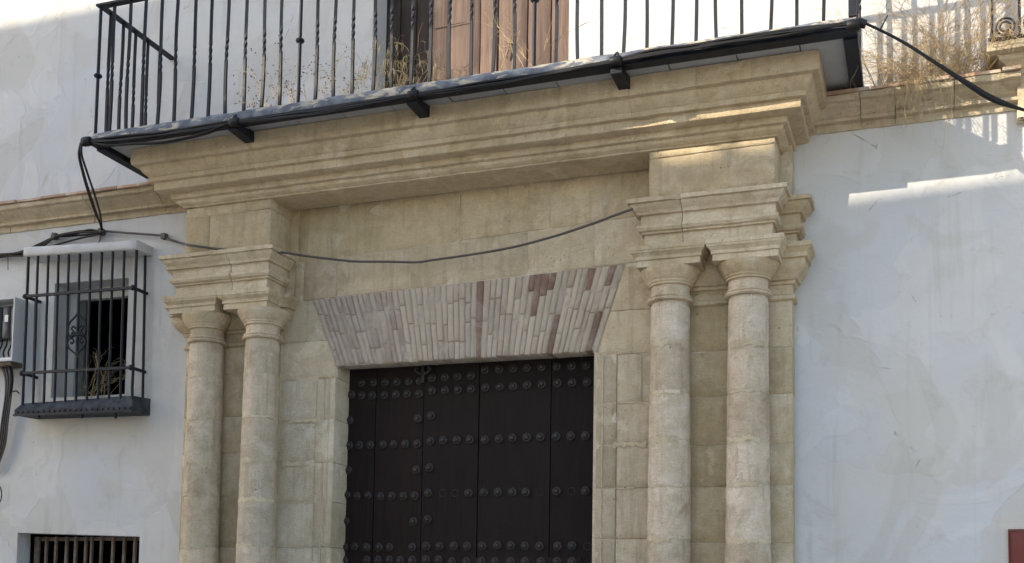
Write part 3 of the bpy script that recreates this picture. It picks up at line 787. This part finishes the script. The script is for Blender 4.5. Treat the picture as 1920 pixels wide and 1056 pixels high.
kn.lathe([(.012,.428),(.026,.436),(.031,.447),(.026,.458),(.012,.466)], 0, 0, 14)
KM = kn.mesh('baluster', 40); KM.materials.append(M['iron'])
bx = [178,205,236,265,295,326,359,390,422,457,490,524,559,591,625,660,699,733,770,805,842,883,924,964,1001,1042,1083,1128,1169,1213,1260,1305,1343,1391,1445,1494,1544]
bxw = [at(b, 250 - (b - 178) * .15, -.86).x for b in bx]
bxw[0] = -5.722
for i, x in enumerate(bxw):
    me = KM if i in (0, 12, 24) else BM[(i * 5) % 6]
    o = link('baluster', me, None, bal, (x, -.860, 5.098))
o = link('baluster', KM, None, bal, (-.345, -.860, 5.098)); 
for y in (-.755, -.612, -.468, -.318, -.17):
    for x in (-5.715, -.345):
        link('baluster', BM[int(abs(y)*37) % 6], None, bal, (x, y, 5.098))
build('corner_post', MB().box(-.368, -.322, -.884, -.842, 5.10, ZR), M['iron'], bal)
build('top_rail', MB().box(-5.748, -.318, -.888, -.832, ZR, ZR + .016), M['iron'], bal)
for x in (-5.72, -.345): build('top_rail', MB().box(x - .024, x + .024, -.831, .02, ZR, ZR + .016), M['iron'], bal)

# ------------------------------------------------------------------ balcony doors
sh = empty('balcony_shutters', (-3.1, .25, 5.1)); tag(sh, 'weathered brown plank shutters closed behind the long balcony', 'shutters')
sj = [-3.90, -3.77, -3.635, -3.497, -3.363, -3.104, -2.957, -2.72, -2.540, -2.335]
for i, (a, b) in enumerate(zip(sj, sj[1:])):
    g0 = .006 if i in (5, 6, 8) else .003
    y = .21 + (0.006 if i == 4 else 0) + random.uniform(-.003, .003)
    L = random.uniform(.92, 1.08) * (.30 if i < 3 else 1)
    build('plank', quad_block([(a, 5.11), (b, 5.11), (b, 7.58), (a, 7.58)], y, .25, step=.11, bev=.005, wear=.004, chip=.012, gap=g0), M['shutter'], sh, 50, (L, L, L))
build('backing', MB().box(-3.90, -2.335, .252, .28, 5.10, 7.6), M['room'], sh)
p0, p1 = at(955, 80, .2), at(952, 110, .2)
hk = MB().tube(catmull([p0 + Vector((0,-.008,0)), p0 + Vector((.0,-.014,-.05)), p1 + Vector((-.004,-.014,.02)), p1 + Vector((0,-.008,0))], 5), .006, 6)
hk.lathe([(.001, -.012),(.013,-.008),(.016,0),(.013,.008),(.001,.012)], p0.x, p0.y - .004, 10); hk.v = hk.v[:-50] + [(x, y, z + p0.z) for x, y, z in hk.v[-50:]]
build('hook', hk, M['rust'], sh, 50)
a_, b_ = at(815, 54, .205), at(875, 41, .205)
build('hinge_strap', MB().tube([a_ + Vector((0,-.004,0)), b_ + Vector((0,-.004,0))], .0035, 5), M['rust'], sh)
jb = MB().box(-3.898, -3.885, .02, .20, 5.10, 7.58); build('door_jamb', jb, M['frame'], sh)

# ------------------------------------------------------------------ small balcony further right
b2 = empty('stone_balcony', (1.2, -.2, 4.9)); tag(b2, 'small balcony on a moulded stone corbel at the right edge, dry weeds on it', 'balcony')
cp2 = densify([(-.02,4.70),(-.02,4.90),(0,4.935),(0,4.955),(.015,4.962),(.016,4.985),(.036,4.990),(.042,5.005),(.060,5.020),(.088,5.034),(.092,5.06)], .02)
build('corbel', sweep(stations(.561, 2.0, -.12, .0, .05), cp2, .1, .003, .012, 3), M['stone'], b2, 35, (1.03,1.0,.93))
build('slab', quad_block([(.402, 5.06), (2.15, 5.06), (2.15, 5.118), (.402, 5.118)], -.278, .0, step=.08), M['stone'], b2, 40, (1.0,.96,.88))
build('base_rail', MB().box(.412, 2.14, -.262, -.238, 5.119, 5.150), M['iron'], b2)
for k in range(9): 
    x = .432 + k * .155
    link('baluster', BM[k % 6], None, b2, (x, -.25, 5.151)).scale = (.8, .8, .95)
    rg = MB()
    for rr in (.030, .052): rg.tube([(x + .077 + rr*math.cos(a), -.25, 5.215 + rr*math.sin(a)) for a in [q*math.pi/9 for q in range(19)]], .007, 6, caps=False)
    build('scroll', rg, M['tray'], b2, 50)
build('top_rail', MB().box(.40, 2.15, -.27, -.23, 6.08, 6.095), M['iron'], b2)

# ------------------------------------------------------------------ window grille on the left
gr = empty('window_grille', (-6.4, -.2, 3.3)); tag(gr, 'dark iron cage grille with heart ornament over the small left window', 'grille')
Z4 = lambda x, y: (x / 2.778, 420 + y / 2.778)
GY = -.165
tops = [148,198,252,305,358,415,473,530,588,648,712]; bots = [118,172,228,284,340,395,452,510,567,627,688]
for i, (a, b) in enumerate(zip(tops, bots)):
    y0 = 178 - (i / 10) * 40; y1 = 945 - (i / 10) * 45
    p, q = at(*Z4(a, y0), GY), at(*Z4(b, y1), GY); p.z += .03; q.z -= .02
    pts = [p.lerp(q, k / 12) + Vector((random.uniform(-.0015, .0015), 0, 0)) for k in range(13)]
    build('bar', MB().tube(pts, .0105 if 0 < i < 10 else .012, 8), M['iron'], gr, 50)
for (xa_, ya), (xb_, yb) in (((130,378),(692,332)), ((112,778),(682,748))):
    p, q = at(*Z4(xa_, ya), GY - .012), at(*Z4(xb_, yb), GY - .012)
    build('cross_bar', MB().tube([p.lerp(q, k/10) for k in range(11)], .0105, 4, True), M['iron'], gr)
    for s, e in ((-1, p), (1, q)):
        fl = MB()
        fl.lathe([(.002,-.03),(.016,-.024),(.024,-.006),(.02,.014),(.008,.028),(.002,.036)], 0, 0, 10)
        fl.v = [(e.x + z * .8 * s, e.y + y * .8, e.z + x) for x, y, z in fl.v]
        build('bar_end', fl, M['iron'], gr, 60)
        r2 = e + Vector((0, .012, 0)); w2 = Vector((r2.x, .01, r2.z - .002))
        build('side_bar', MB().tube([r2, (r2 + w2) / 2, w2], .0105, 4, True), M['iron'], gr)
for px_ in ((757, 165, 742, 985), (187, 395, 172, 930)):
    p, q = at(*Z4(px_[0], px_[1]), -.03), at(*Z4(px_[2], px_[3]), -.03)
    build('wall_bar', MB().tube([p.lerp(q, k/6) for k in range(7)], .011, 8), M['iron'], gr, 50)
# heart ornament between the bars
oc = at(*Z4(403, 572), GY); k_ = .0000
pxm = (at(*Z4(452, 572), GY) - at(*Z4(355, 572), GY)).x / 97
orn = MB()
def oc_pt(dx, dy): return (oc.x + dx * pxm, GY - .004, oc.z - dy * pxm)
for s in (-1, 1):
    orn.tube(catmull([oc_pt(0, -90), oc_pt(s*14, -72), oc_pt(s*38, -52), oc_pt(s*49, -28), oc_pt(s*47, -5), oc_pt(s*35, 10), oc_pt(s*22, 14), oc_pt(s*12, 5), oc_pt(s*20,-6), oc_pt(s*28, -2)], 6), .0075, 6)
    orn.tube(catmull([oc_pt(0, 90), oc_pt(s*18, 76), oc_pt(s*40, 58), oc_pt(s*48, 36), oc_pt(s*38, 20), oc_pt(s*22, 22), oc_pt(s*16, 34), oc_pt(s*26, 42), oc_pt(s*31, 34)], 6), .0075, 6)
    orn.tube(catmull([oc_pt(s*5, 0), oc_pt(s*20, -12), oc_pt(s*30, -24), oc_pt(s*18, -32), oc_pt(s*10, -22)], 5), .007, 6)
orn.tube([oc_pt(-46, 6), oc_pt(46, 6)], .009, 6)
orn.tube([oc_pt(0, -26), oc_pt(0, 40)], .009, 6)
build('heart_ornament', orn, M['iron'], gr, 60)
# sloping tray at the foot
a0, a1 = at(27, 779, -.215), at(248.4, 771, -.215); b0, b1 = at(27, 769, -.215), at(248.4, 760, -.215)
c0, c1 = at(41, 757, -.155), at(248, 742, -.155)
ty = MB().add([a0, a1, b1, b0, c0, c1, (c0.x, 0, c0.z), (a1.x, 0, c1.z), (a0.x + .04, 0, a0.z), (a1.x, 0, a1.z)],
              [(0,1,2,3),(3,2,5,4),(4,5,7,6),(1,9,7,5,2),(0,3,4,6,8),(0,8,9,1)])
build('tray', ty, M['tray'], gr)
rv = MB()
lipm = MB().tube([a0 + Vector((-.005,-.004,.0)), a1 + Vector((0,-.004,0))], .008, 4, True)
build('tray_lip', lipm, M['iron'], gr)
for k in range(22):
    p = a0.lerp(a1, (k + .6) / 22); p = p.lerp(b0.lerp(b1, (k + .6) / 22), .55)
    rv = MB().lathe([(.010,0),(.009,.004),(.005,.007),(.0005,.008)], 0, 0, 8); rv.v = [(p.x + x, p.y - z, p.z + y) for x, y, z in rv.v]
    build('rivet', rv, M['iron'], gr, 60)
for px_ in (73, 154, 217):
    p = at(px_, 777, -.19); build('stay_foot', MB().tube([p + Vector((0,0,.01)), p + Vector((0,0,-.032))], .011, 6), M['iron'], gr)
# small plaster canopy over the grille
k0, k1, k2, k3 = at(43, 480, -.20), at(257, 467, -.20), at(257, 449.5, -.20), at(43, 463, -.20)
cn = quad_block([(k0.x, k0.z), (k1.x, k1.z), (k2.x, k2.z), (k3.x, k3.z)], -.20, -.002, step=.08, bev=.008, wear=.006, chip=.02)
build('canopy', cn, M['plaster'], gr, 50)

# ------------------------------------------------------------------ barred cellar opening
vg = empty('vent_grille', (-6.45, .1, 1.5)); tag(vg, 'low dark opening with rusty upright bars under the left window', 'grille')
for i, px_ in enumerate((70, 87, 105, 125, 142, 161, 172, 190, 212, 233, 253)):
    p = at(px_, 1035, .12); q = .022 if i == 0 else random.uniform(.009, .012)
    build('bar', MB().box(p.x - q, p.x + q, .108, .13, 1.5, 2.185), M['rust'], vg)
build('frame_rail', MB().box(-7.02, -5.85, .131, .15, 2.15, 2.18), M['rust'], vg)
rm = MB(); rm.box(-7.3, -5.6, .151, 1.6, 1.3, 2.5); rm.f = [tuple(reversed(f)) for f in rm.f]; rm.f.pop(2)
build('dark_cellar', rm, M['room'], vg)

# ------------------------------------------------------------------ meter box
mb_ = empty('meter_box', (-7.27, -.08, 3.62)); tag(mb_, 'open grey electricity meter box at the left edge beside the grille', 'meter box')
X0, X1, Z0, Z1, YF = -7.50, -7.085, 3.635, 4.172, -.150
cs = MB()
cs.box(X0, X0 + .012, YF, 0, Z0, Z1); cs.box(X1 - .012, X1, YF, 0, Z0, Z1)
cs.box(X0 + .012, X1 - .012, YF, 0, Z1 - .012, Z1); cs.box(X0 + .012, X1 - .012, YF, 0, Z0, Z0 + .012); cs.box(X0 + .012, X1 - .012, -.012, -.002, Z0 + .012, Z1 - .012)
build('case', cs, M['box'], mb_)
build('front_lip', MB().box(X0 + .013, X1 - .013, YF + .004, YF + .016, Z0 + .013, Z0 + .03), M['paper'], mb_)
for x in (-7.47, -7.37, -7.265, -7.175):
    build('meter', quad_block([(x, 3.84), (x + .078, 3.84), (x + .078, 4.12), (x, 4.12)], -.10, -.014, bev=.014, step=.05), M['meter'], mb_, 50)
    lb = MB().box(x + .036, x + .072, -.1035, -.102, 3.98, 4.04); build('label_plate', lb, M['paper'], mb_)
for k in range(7):
    x = -7.44 + k * .052
    w_ = MB().tube(catmull([(x, -.06, 3.838), (x + .02, -.085, 3.79), (x - .015, -.08, 3.72), (x + .01, -.07, 3.65)], 5), .007, 6); build('wire', w_, M['cable'], mb_, 60)
build('rotten_shelf', MB().box(X0 + .02, X1 - .03, -.13, -.002, Z0 - .032, Z0 - .002), M['rust'], mb_)

# ------------------------------------------------------------------ red panel at the lower right
pa = at(1890, 996, 0)
rp = empty('red_panel', (pa.x + .3, 0, 1.2)); tag(rp, 'dark red painted panel fixed to the wall in the lower right corner', 'panel')
build('board', quad_block([(pa.x + .006, .9), (pa.x + .70, .9), (pa.x + .70, pa.z - .006), (pa.x + .006, pa.z)], -.016, .0, step=.12, bev=.004, chip=.004), M['red'], rp, 50)
fr = MB(); fr.box(pa.x, pa.x + .0055, -.02, .0, .9, pa.z + .002); fr.box(pa.x, pa.x + .70, -.02, .0, pa.z + .0025, pa.z + .010); build('rim', fr, M['red'], rp)

# ------------------------------------------------------------------ cables
def cable(name, pts, r, mat, parent, n=7, k=8):
    return build(name, MB().tube(catmull(pts, k), r, n), M[mat], parent, 70)
bundle = empty('cable_bundle', (-3, -.92, 5.0)); tag(bundle, 'black cable bundle strung along the front edge of the long balcony', 'cables', 'black cables on the house front')
sup = [at(163, 264, -.925), at(440, 228, -.925), at(775, 177, -.925), at(1155, 113, -.925), at(1600, 46, -.925)]
for s in range(7):
    pts = []
    for a, b in zip(sup, sup[1:]):
        L = (b - a).length; sag = random.uniform(.0, .018) + (.05 if s in (1, 5) and a is sup[0] else 0) + (.02 if s == 3 else 0)
        for k in range(6):
            f = k / 6; o = Vector((0, math.sin(s * 2.1) * .012, math.cos(s * 1.7) * .013 - .01))
            q = a.lerp(b, f) + o * (1 if k else .6)
            q.z -= sag * 4 * f * (1 - f) * (.4 if a is sup[3] else 1); q.z += (.024 * min(1, f * 5) if a is sup[3] else 0) + random.uniform(-.006, .006); q.y += random.uniform(-.006, .004)
            pts.append(q)
    pts.append(sup[-1] + Vector((0, 0, .0 + .004 * s)))
    cable('cable', pts, .0065 + .003 * (s % 3 == 0), 'cable', bundle, k=5)
for i, p in enumerate(sup):
    sl_ = MB(); ax = Vector((1, 0, 0)); r0 = .034 if i in (0, 4) else .030
    sl_.tube([p + Vector((d, 0, -.006)) for d in (-.036, -.030, 0, .030, .036)], [r0*.85, r0, r0*1.05, r0, r0*.85], 12)
    if i in (1, 2, 3): sl_.tube(catmull([p + Vector((.02,-.02,.0)), p + Vector((.01,-.005,.045)), p + Vector((-.02,.01,.03))], 5), .007, 6)
    build('cable_sleeve', sl_, M['cable'], bundle, 50)

drop = empty('drop_cable', at(165, 330, -.7)); tag(drop, 'pair of black cables dropping from the left balcony corner to the wall', 'cables', 'black cables on the house front')
for d, wd in ((0, 0), (7, 3), (-2, 1.5)):
    cable('cable', [at(152 + d*.2, 268, -.93), at(149 + d*.6, 290, -.93), at(157 + d, 325, -.80), at(168 + d*1.2, 362, -.55), at(180 + d, 398, -.30), at(189 + wd*.5, 424, -.09), at(191, 437, -.03)], .0085, 'cable', drop)
wl = empty('wall_cables', at(100, 445, -.03)); tag(wl, 'tangle of black cables clipped to the wall left of the drop, above the grille', 'cables', 'black cables on the house front')
for s, pp in enumerate((((191,434),(160,433),(135,436),(105,443),(75,457),(45,470),(16,477),(-30,480)), ((191,437),(165,440),(130,443),(104,445),(80,460),(50,476),(20,479),(-30,483)),
                        ((192,436),(168,431),(140,439),(102,446),(70,463),(40,474),(10,481),(-30,486)), ((190,438),(150,447),(120,455),(95,463),(60,478),(20,480),(-30,481)), ((191,436),(150,436),(115,441),(100,447),(72,466),(30,475),(-30,478)))):
    cable('cable', [at(x, y, -.028 - .012 * s - (.22 if 40 < x < 90 and s > 1 else 0) * 0) for x, y in pp], .0085, 'cable', wl)
for p_, n_ in ((at(191, 436, -.03), 4), (at(103, 444, -.04), 2)):
    cl_ = MB()
    for q in range(n_): cl_.tube(catmull([p_ + Vector((random.uniform(-.03,.03), -.02, random.uniform(-.03,.03))) for _ in range(4)], 5), .007, 6)
    cl_.tube([p_ + Vector((-.012, 0, 0)), p_ + Vector((.018, 0, 0))], .030, 10)
    build('cable_knot', cl_, M['cable_old'], wl, 50)
cable('loose_end', [at(187, 436, -.04), at(188, 447, -.045), at(185, 456, -.03)], .005, 'cable_old', wl)
cable('loose_end', [at(15, 480, -.03), at(15, 492, -.03), at(15, 506, -.03)], .003, 'cable', wl)

fc = empty('frieze_cable', at(780, 490, -.3)); tag(fc, 'single dark cable sagging across the stone panel above the brick lintel', 'cable', 'black cables on the house front')
cable('cable', [at(192,433,-.03), at(240,437,-.03), at(305,442,-.03), at(318,449,-.03), at(345,457,-.06), at(352,459,-.42), at(400,466,-.43), at(440,471,-.43), at(462,477,-.42)], .0088, 'cable_old', fc)
cable('cable', [at(520,473,-.36), at(534,474,-.33), at(580,481,-.28), at(640,488,-.24), at(670,490.5,-.22), at(730,491,-.20), at(780,492,-.19), at(810,488,-.18), at(880,478,-.20), at(960,464,-.24), at(1040,443,-.30), at(1110,420,-.36), at(1150,405,-.41), at(1186,392,-.47)], .0085, 'cable_old', fc, k=6)
cp_ = at(307, 443, -.03); build('cable_clip', MB().box(cp_.x - .02, cp_.x + .02, -.045, .0, cp_.z - .02, cp_.z + .022), M['cable_old'], fc)

oh = empty('overhead_cable', at(1760, 120, -.5)); tag(oh, 'thick black cable running from the right balcony corner towards the right edge', 'cables', 'black cables on the house front')
for d, e, r in ((0, 0, .008), (2, 3, .0065), (-2, 2, .0065), (1.5, -3, .0055), (3, 7, .005)):
    cable('cable', [at(1604, 42 + d*.4, -.925), at(1622, 44 + d*.3, -.91), at(1690 + d*.2, 77 + e*.3, -.80), at(1760, 121 + e*.5, -.68), at(1815, 156 + e*.9, -.58), at(1862, 184 + e, -.50), at(1925, 208 + e*.2, -.42), at(2010, 236, -.30)], r, 'cable', oh)
cable('tie_end', [at(1650, 56, -.88), at(1656, 45, -.90), at(1664, 29, -.91)], .0045, 'cable', oh)
build('cable_sleeve', MB().tube([at(1608, 42, -.925), at(1624, 46, -.915)], [.030, .024], 10), M['cable'], oh, 50)

cdt = empty('conduit_bundle', at(12, 780, -.06)); tag(cdt, 'bundle of dusty cables hanging under the meter box at the left edge', 'cables', 'black cables on the house front')
for s in range(7):
    d = s - 3
    cable('cable', [at(12 + d*3.2, 684, -.07), at(17 + d*2.2, 712, -.07 - .01*(s % 3)), at(15 + d*1.7, 745, -.075), at(9 + d*1.8, 790, -.07), at(3 + d*2, 835, -.06), at(-14 + d*2, 885, -.05)], .009 + .004*(s % 2), 'cable' if s % 2 else 'cable_old', cdt)
cable('wall_hook', [at(22, 735, -.03), at(30, 733, -.05), at(35, 737, -.06)], .006, 'cable', cdt)
cable('wire_loop', [at(-6, 905, -.02), at(1, 915, -.03), at(3, 930, -.03), at(-1, 943, -.03), at(-8, 948, -.02)], .005, 'cable', cdt)

# ------------------------------------------------------------------ dry weeds
def weed(name, label, seed, roots, n, length, spread, droop, mat, r=.0021, branch=.35, lean=(0, 0), heads=None, up=1.0, ribs=3):
    R = random.Random(seed); m = MB(); hd = MB()
    root = Vector(roots[0])
    def stem(p, d, L, rr, lv):
        pts = [p.copy()]; segs = 7
        for i in range(segs):
            d = d + Vector((R.uniform(-.22,.22), R.uniform(-.22,.22), R.uniform(-.16,.16) - droop * (i / segs))); d.normalize()
            pts.append(pts[-1] + d * (L / segs))
            if lv < 2 and R.random() < branch:
                bd = (d + Vector((R.uniform(-1,1), R.uniform(-.7,.7), R.uniform(-.5,.7))) * .9).normalized()
                stem(pts[-1], bd, L * R.uniform(.25, .5), rr * .7, lv + 1)
        m.tube(pts, [rr * (1 - .55 * i / segs) for i in range(segs + 1)], ribs)
        if heads == 'seed' and R.random() < .8:
            q = pts[-1]; s = R.uniform(.003, .0062); hd.lathe([(.0005, q.z - s),(s*.8, q.z - s*.3),(s*.8, q.z + s*.3),(.0005, q.z + s)], q.x, q.y, 5)
        if heads == 'oat' and lv < 2 and R.random() < .3:
            for k in range(7):
                q = pts[-1 - k // 3] + Vector((R.uniform(-.03,.03), R.uniform(-.02,.02), R.uniform(-.02,.01)))
                m.tube([pts[-1 - k // 3], q, q + Vector((R.uniform(-.008,.008), 0, -.028)), q + Vector((R.uniform(-.012,.012), 0, -.05))], [.0008, .0022, .0018, .0005], 4)
    for i in range(n):
        a = R.choice(range(len(roots) - 1)) if len(roots) > 1 else 0
        p = Vector(roots[a]).lerp(Vector(roots[a+1]), R.random()) if len(roots) > 1 else Vector(roots[0])
        d = Vector((R.uniform(-1,1) * spread + lean[0], R.uniform(-.6,.6) * spread + lean[1], up)).normalized()
        stem(p, d, length * R.uniform(.45, 1.1), r * R.uniform(.8, 1.25), 0)
    o = build(name, m, M[mat]); tag(o, label, 'weed', 'dry weeds growing on the ledges')
    if hd.v: build('seed_heads', hd, M['seed'], o)['kind'] = 'stuff'
    return o
weed('dry_weed', 'dry seeded twigs on the balcony edge left of the shutters', 3, [(-4.45,-.80,5.10),(-3.66,-.80,5.10)], 30, .36, .9, .12, 'straw', .0014, .4, (-.35, 0), 'seed')
weed('dry_weed', 'tall wild oat clump with drooping heads before the dark left shutter plank', 11, [(-3.62,-.72,5.10),(-3.08,-.72,5.10)], 36, .48, .75, .38, 'oat', .0015, .22, (-.1, 0), 'oat')
weed('dry_weed', 'brown matted weed tuft at the foot of the lit shutters', 13, [(-3.3,-.55,5.10),(-2.85,-.62,5.10)], 80, .22, .8, .25, 'twig', .0018, .35)
weed('dry_weed', 'thin straw stalk with few branches in front of the hook on the shutters', 17, [(-2.62,-.80,5.10),(-2.25,-.80,5.10)], 7, .50, .5, .1, 'straw', .0022, .4)
weed('dry_weed', 'sparse fine stalks against the sunlit wall behind the right balcony bars', 19, [(-2.0,-.4,5.10),(-.5,-.4,5.10)], 9, .22, .4, .05, 'twig', .0012, .4)
weed('dry_weed', 'straw tangle rising from the ledge right of the balcony corner', 23, [(-.26,-.10,4.985),(.12,-.10,4.985)], 60, .55, 1.3, .22, 'straw', .0016, .5, (.3, -.1))
weed('dry_weed', 'dense golden thicket of dry stalks beside the small right balcony', 29, [(.0,-.12,4.99),(.42,-.16,4.99)], 125, .85, 1.5, .28, 'straw', .0017, .5, (-.35, -.15))
weed('dry_weed', 'pale grass tuft hanging down over the ledge under the black cable', 31, [(-.10,-.19,4.985),(.10,-.19,4.985)], 46, .42, .7, .9, 'straw', .0015, .35, (0, -.55), None, -.25)
weed('dry_weed', 'straw stalks spilling over the slab of the small right balcony', 37, [(.42,-.26,5.12),(.75,-.26,5.12)], 26, .34, .9, .6, 'straw', .0020, .3, (-.2, -.3), None, .5)
weed('dry_weed', 'bare twig bush standing in the tray of the window grille', 41, [at(150,748,-.12), at(215,742,-.12)], 17, .33, .9, .08, 'oat', .0019, .55)
